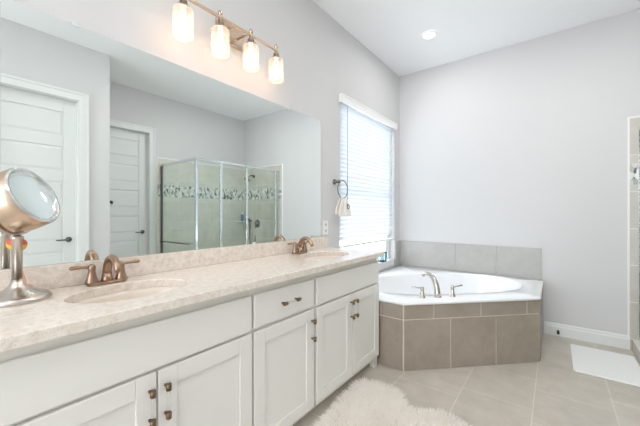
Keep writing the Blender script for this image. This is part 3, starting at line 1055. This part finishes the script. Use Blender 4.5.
# ornament behind it
on = thing('ornament', 'red and yellow ball ornament on a peach foot behind the magnifying mirror', 'ornament', (0.06, 0.235, CT1))
OX, OY = 0.040, 0.248
MB().lathe((OX, OY, CT1), [(0.022, 0), (0.024, 0.008), (0.016, 0.018), (0.02, 0.028), (0.01, 0.036)], 18).build('foot', PEACH, on)
MB().tube(bez((OX, OY, CT1 + 0.03), (OX, OY, CT1 + 0.07), (OX + 0.0, OY - 0.02, CT1 + 0.09), (OX, OY - 0.02, CT1 + 0.168), 8), 0.004, 8).build('stem', PEACH, on)
bm_ = MB().ball((OX, OY - 0.02, CT1 + 0.190), 0.026, 20)
for f_ in bm_.bm.faces:
    c = f_.calc_center_median()
    f_.material_index = 1 if (c.z < CT1 + 0.186) else 0
bm_.build('ball', [RED, YELLOW], on)

# ------------------------------------------------------------------ shower
SX, SY0, SZ = 2.25, 2.297, 1.99
TT = 2.085
BZ0, BZ1 = 1.485, 1.675
m = MB().box(2.185, YB - 0.012, 0, XR, YB, BZ0).box(2.185, YB - 0.012, BZ1, XR, YB, TT)
structure(m.build('trim_3', SHOWER_TILE_SHADED), 'beige shower tile on the back wall, shade put into its colour', 'wall tile')
m = MB().box(XR - 0.012, 2.235, 0, XR, YB - 0.012, BZ0).box(XR - 0.012, 2.235, BZ1, XR, YB - 0.012, TT)
structure(m.build('trim_4', SHOWER_TILE_SIDE), 'beige shower tile on the far side wall', 'wall tile')
m = MB().box(2.185, YB - 0.013, BZ0, XR, YB, BZ1).box(XR - 0.013, 2.235, BZ0, XR, YB - 0.012, BZ1)
structure(m.build('trim_5', MOSAIC), 'leafy mosaic band across the shower tile', 'wall tile')
m = MB().box(2.172, YB - 0.014, 0, 2.185, YB, TT + 0.01).box(2.185, YB - 0.014, TT, XR, YB, TT + 0.01)
m.box(XR - 0.014, 2.223, 0, XR, 2.235, TT + 0.01).box(XR - 0.014, 2.235, TT, XR, YB - 0.014, TT + 0.01)
structure(m.build('trim_6', BULLNOSE), 'pale bullnose edge of the shower tile', 'wall tile')
m = MB().box(2.20, 2.24, 0, 2.31, YB - 0.014, 0.10).box(2.31, 2.24, 0, XR - 0.014, 2.35, 0.10)
structure(m.build('trim_7', SHOWER_TILE_SHADED), 'beige tiled shower curb', 'shower curb')

se = thing('shower_enclosure', 'framed corner shower enclosure of greenish glass reflected in the wall mirror', 'shower', (SX, 3.1, 0.1))
Z0 = 0.10
fw = 0.014
m = MB()
m.box(SX - fw, SY0 - fw, SZ - 0.035, SX + fw, YB - 0.014, SZ).box(SX + fw, SY0 - fw, SZ - 0.035, XR - 0.014, SY0 + fw, SZ)
m.build('header_rail', CHROME, se, 0.003)
m = MB()
m.box(SX - fw, SY0 - fw, Z0, SX + fw, YB - 0.014, Z0 + 0.03).box(SX + fw, SY0 - fw, Z0, XR - 0.014, SY0 + fw, Z0 + 0.03)
m.build('bottom_rail', CHROME, se, 0.003)
PY = [SY0, 2.690, 3.165, 3.79]
for y, w in ((SY0, 0.016), (2.690, 0.016), (3.165, 0.016), (YB - 0.034, 0.02), (3.79, 0.01)):
    MB().box(SX - 0.016, y - w, Z0 + 0.03, SX + 0.016, y + w, SZ - 0.035).build('frame_post', CHROME, se, 0.003)
MB().box(XR - 0.044, SY0 - fw, Z0 + 0.03, XR - 0.014, SY0 + fw, SZ - 0.035).build('frame_post', STEEL, se, 0.003)
for a, b in zip(PY, PY[1:]):
    MB().box(SX - 0.003, a + 0.012, Z0 + 0.03, SX + 0.003, b - 0.01, SZ - 0.035).build('glass_panel', GLASS_S, se)
MB().box(SX - 0.003, 3.80, Z0 + 0.03, SX + 0.003, YB - 0.05, SZ - 0.035).build('glass_panel', GLASS_S, se)
MB().box(SX + 0.012, SY0 - 0.003, Z0 + 0.03, XR - 0.04, SY0 + 0.003, SZ - 0.035).build('glass_panel', GLASS_S, se)
hd = MB().tube([(SX - 0.016, 3.13, 0.98), (SX - 0.05, 3.13, 0.98), (SX - 0.05, 3.13, 1.16), (SX - 0.016, 3.13, 1.16)], 0.007, 10)
hd.build('door_handle', CHROME, se)
m = MB().cyl((SX + 0.12, SY0 - 0.05, 0.80), (XR - 0.08, SY0 - 0.05, 0.80), 0.008, n=12)
for x in (SX + 0.14, XR - 0.1):
    m.cyl((x, SY0 - 0.003, 0.80), (x, SY0 - 0.05, 0.80), 0.006, n=10)
m.build('towel_bar', STEEL, se)

YW = YB - 0.012
sh = thing('showerhead', 'dark metal shower head on an arm from the tiled back wall', 'shower head', (2.9, YW, 1.86))
MB().lathe((2.93, YW, 1.93), [(0.032, 0), (0.03, 0.006), (0.014, 0.01)], 18, (0, -1, 0)).build('flange', STEEL, sh)
MB().tube(bez((2.93, YW, 1.93), (2.93, YW - 0.06, 1.95), (2.93, YW - 0.1, 1.94), (2.93, YW - 0.14, 1.89), 8), 0.009, 10).build('arm', STEEL, sh)
MB().lathe((2.93, YW - 0.135, 1.895), [(0.012, 0), (0.02, 0.02), (0.052, 0.045), (0.055, 0.058), (0.05, 0.062)], 24, (0, -0.55, -0.83)).build('spray_head', STEEL, sh)
sv = thing('shower_valve', 'round shower valve with a lever on the tiled back wall', 'shower valve', (2.83, YW, 1.03))
MB().lathe((2.83, YW, 1.03), [(0.075, 0), (0.075, 0.005), (0.06, 0.012), (0.028, 0.015), (0.026, 0.05), (0.02, 0.055)], 28, (0, -1, 0)).build('escutcheon', STEEL, sv)
MB().tube([(2.83, YW - 0.045, 1.03), (2.83, YW - 0.05, 0.99), (2.83, YW - 0.055, 0.95)], [0.012, 0.01, 0.007], 10).build('lever', STEEL, sv)
hs = thing('hand_shower', 'hand shower hanging from a hose loop beside the round valve', 'hand shower', (3.0, YW, 0.9))
m = MB().tube([(3.0, YW, 1.08), (3.0, YW - 0.03, 1.08)], 0.016, 12).tube([(3.0, YW - 0.04, 1.10), (3.0, YW - 0.04, 0.92)], [0.013, 0.01], 12)
m.build('handle', STEEL, hs)
MB().lathe((3.0, YW - 0.04, 1.11), [(0.012, 0), (0.035, 0.02), (0.035, 0.032)], 18, (0, -0.8, -0.3)).build('spray_head', STEEL, hs)
MB().tube(bez((3.0, YW - 0.04, 0.93), (3.02, YW - 0.05, 0.40), (2.86, YW - 0.05, 0.40), (2.88, YW - 0.012, 0.80), 20), 0.007, 8).build('hose', STEEL, hs)
m = MB().rings([[(XR - 0.012, YW, z)] + [(XR - 0.012 - 0.19 * math.sin(a * PI / 24), YW - 0.19 * math.cos(a * PI / 24), z) for a in range(13)] for z in (1.055, 1.075)], True, True, False)
cs = m.build('corner_shelf', mat('pale shelf stone', (210, 212, 214), 0.3), None, loc=(XR - 0.1, YW - 0.1, 1.055))
tag(cs, 'quarter-round shelf in the tiled shower corner', 'shelf')
bo = thing('shampoo_bottle', 'blue bottle standing on the shower corner shelf', 'bottle', (XR - 0.1, YW - 0.1, 1.075))
MB().lathe((XR - 0.1, YW - 0.1, 1.0755), [(0.026, 0), (0.028, 0.006), (0.028, 0.11), (0.02, 0.125), (0.011, 0.13)], 20).build('bottle_body', SHAMPOO, bo)
MB().lathe((XR - 0.1, YW - 0.1, 1.2055), [(0.013, 0), (0.013, 0.025), (0.011, 0.028)], 16).build('cap', PLASTIC, bo)

# ------------------------------------------------------------------ on the floor
ds = thing('door_stop', 'small dark door stop on the back baseboard', 'door stop', (1.675, YB - 0.016, 0.048))
MB().lathe((1.675, YB - 0.016, 0.048), [(0.012, 0), (0.012, 0.004), (0.006, 0.008), (0.006, 0.05)], 14, (0, -1, 0)).build('stem', STEEL, ds)
MB().lathe((1.675, YB - 0.066, 0.048), [(0.011, 0), (0.012, 0.014), (0.008, 0.018)], 14, (0, -1, 0)).build('rubber_tip', BLACK, ds)

bmx0, bmx1, bmy0, bmy1 = 1.762, 2.185, 3.095, 3.70
m = MB()
pts = []
rc_ = 0.02
for cx_, cy_, a0 in ((bmx1 - rc_, bmy1 - rc_, 0), (bmx0 + rc_, bmy1 - rc_, PI / 2), (bmx0 + rc_, bmy0 + rc_, PI), (bmx1 - rc_, bmy0 + rc_, 1.5 * PI)):
    for i in range(6):
        a = a0 + PI / 2 * i / 5
        pts.append((cx_ + rc_ * math.cos(a), cy_ + rc_ * math.sin(a)))
bcx, bcy = (bmx0 + bmx1) / 2, (bmy0 + bmy1) / 2
sc_ = lambda k, z: [(bcx + (x - bcx) * k, bcy + (y - bcy) * k, z) for x, y in pts]
m.rings([sc_(0.995, 0.0005), sc_(1.0, 0.004), sc_(0.995, 0.010), sc_(0.97, 0.0125), sc_(0.95, 0.0105), sc_(0.90, 0.0115)], True, True)
bmat = m.build('bath_mat', MAT_CLOTH, None, loc=(bcx, bcy, 0))
tag(bmat, 'flat white cotton bath mat on the tile beside the shower', 'bath mat')

# sheepskin: hide with thousands of wool tufts
OUT = [(0.575, 1.40), (0.565, 1.55), (0.535, 1.70), (0.545, 1.80), (0.520, 1.87), (0.535, 1.925), (0.60, 1.965), (0.67, 1.98), (0.745, 1.985), (0.815, 1.965), (0.865, 1.91), (0.91, 1.855), (0.955, 1.835),
       (1.03, 1.88), (1.09, 1.915), (1.15, 1.925), (1.215, 1.90), (1.275, 1.88), (1.34, 1.82), (1.38, 1.70), (1.36, 1.55), (1.40, 1.42), (1.38, 1.25), (1.27, 1.12), (1.12, 1.09), (0.96, 1.13), (0.84, 1.08), (0.70, 1.10), (0.60, 1.22)]


def inside(x, y):
    c = False
    j = len(OUT) - 1
    for i in range(len(OUT)):
        xi, yi = OUT[i]; xj, yj = OUT[j]
        if (yi > y) != (yj > y) and x < (xj - xi) * (y - yi) / (yj - yi) + xi: c = not c
        j = i
    return c


def edge_dist(x, y):
    best, bx, by = 9, 0, 0
    for (x0, y0), (x1, y1) in zip(OUT, OUT[1:] + OUT[:1]):
        ex, ey = x1 - x0, y1 - y0
        t = max(0, min(1, ((x - x0) * ex + (y - y0) * ey) / (ex * ex + ey * ey)))
        d_ = math.hypot(x - x0 - t * ex, y - y0 - t * ey)
        if d_ < best: best, bx, by = d_, x0 + t * ex - x, y0 + t * ey - y
    return best, bx / (best + 1e-6), by / (best + 1e-6)


rug = thing('sheepskin_rug', 'fluffy ivory sheepskin rug on the tile in front of the vanity', 'rug', (0.95, 1.5, 0))
cxr, cyr = 0.96, 1.5
MB().rings([[(x, y, 0.0008) for x, y in OUT], [(x, y, 0.008) for x, y in OUT], [(cxr + (x - cxr) * 0.9, cyr + (y - cyr) * 0.9, 0.02) for x, y in OUT]], True, True, False).build('hide', HIDE, rug)
verts, faces = [], []
from mathutils import noise as mn
cnt = 0
while cnt < 15000:
    x, y = random.uniform(0.5, 1.42), random.uniform(1.06, 2.0)
    if not inside(x, y): continue
    if y < 1.35 and random.random() < 0.5: continue
    cnt += 1
    ed, ox, oy = edge_dist(x, y)
    k = max(0, 1 - ed / 0.10)
    fl = mn.noise_vector(Vector((x * 7, y * 7, 0.3)))
    cl = mn.noise_vector(Vector((x * 30, y * 30, 1.7)))
    lean = Vector((fl.x * 0.7 + cl.x * 0.5 + ox * k * 1.1, fl.y * 0.7 + cl.y * 0.5 + oy * k * 1.1, 0)) + Vector((random.gauss(0, 0.18), random.gauss(0, 0.18), 0))
    ln = random.uniform(0.045, 0.07) * (1 - 0.25 * k)
    up = Vector((0, 0, 1.0 - 0.55 * k))
    d_ = (up + lean * 0.75).normalized()
    w = random.uniform(0.0022, 0.0042)
    sd = d_.cross(Vector((random.gauss(0, 1), random.gauss(0, 1), 0.2))).normalized()
    p = Vector((x, y, 0.006 + 0.010 * min(1, ed / 0.08)))
    b_ = len(verts)
    nseg = 4
    q_ = p.copy()
    for s_ in range(nseg + 1):
        t_ = s_ / nseg
        ww = w * (1 - 0.85 * t_)
        verts += [q_ - sd * ww, q_ + sd * ww]
        curl = Vector((lean.x, lean.y, -0.5 - 0.4 * k)) * 0.4 * t_
        q_ = q_ + (d_ + curl).normalized() * ln / nseg
        if q_.z < 0.004: q_.z = 0.004
        if s_: faces.append((b_ + 2 * s_ - 2, b_ + 2 * s_ - 1, b_ + 2 * s_ + 1, b_ + 2 * s_))
off = wloc(rug)
me = bpy.data.meshes.new('wool_pile')
me.from_pydata([v - off for v in verts], [], faces)
me.materials.append(FUR)
o = bpy.data.objects.new('wool_pile', me)
COL.objects.link(o)
o.parent = rug
o['kind'] = 'stuff'
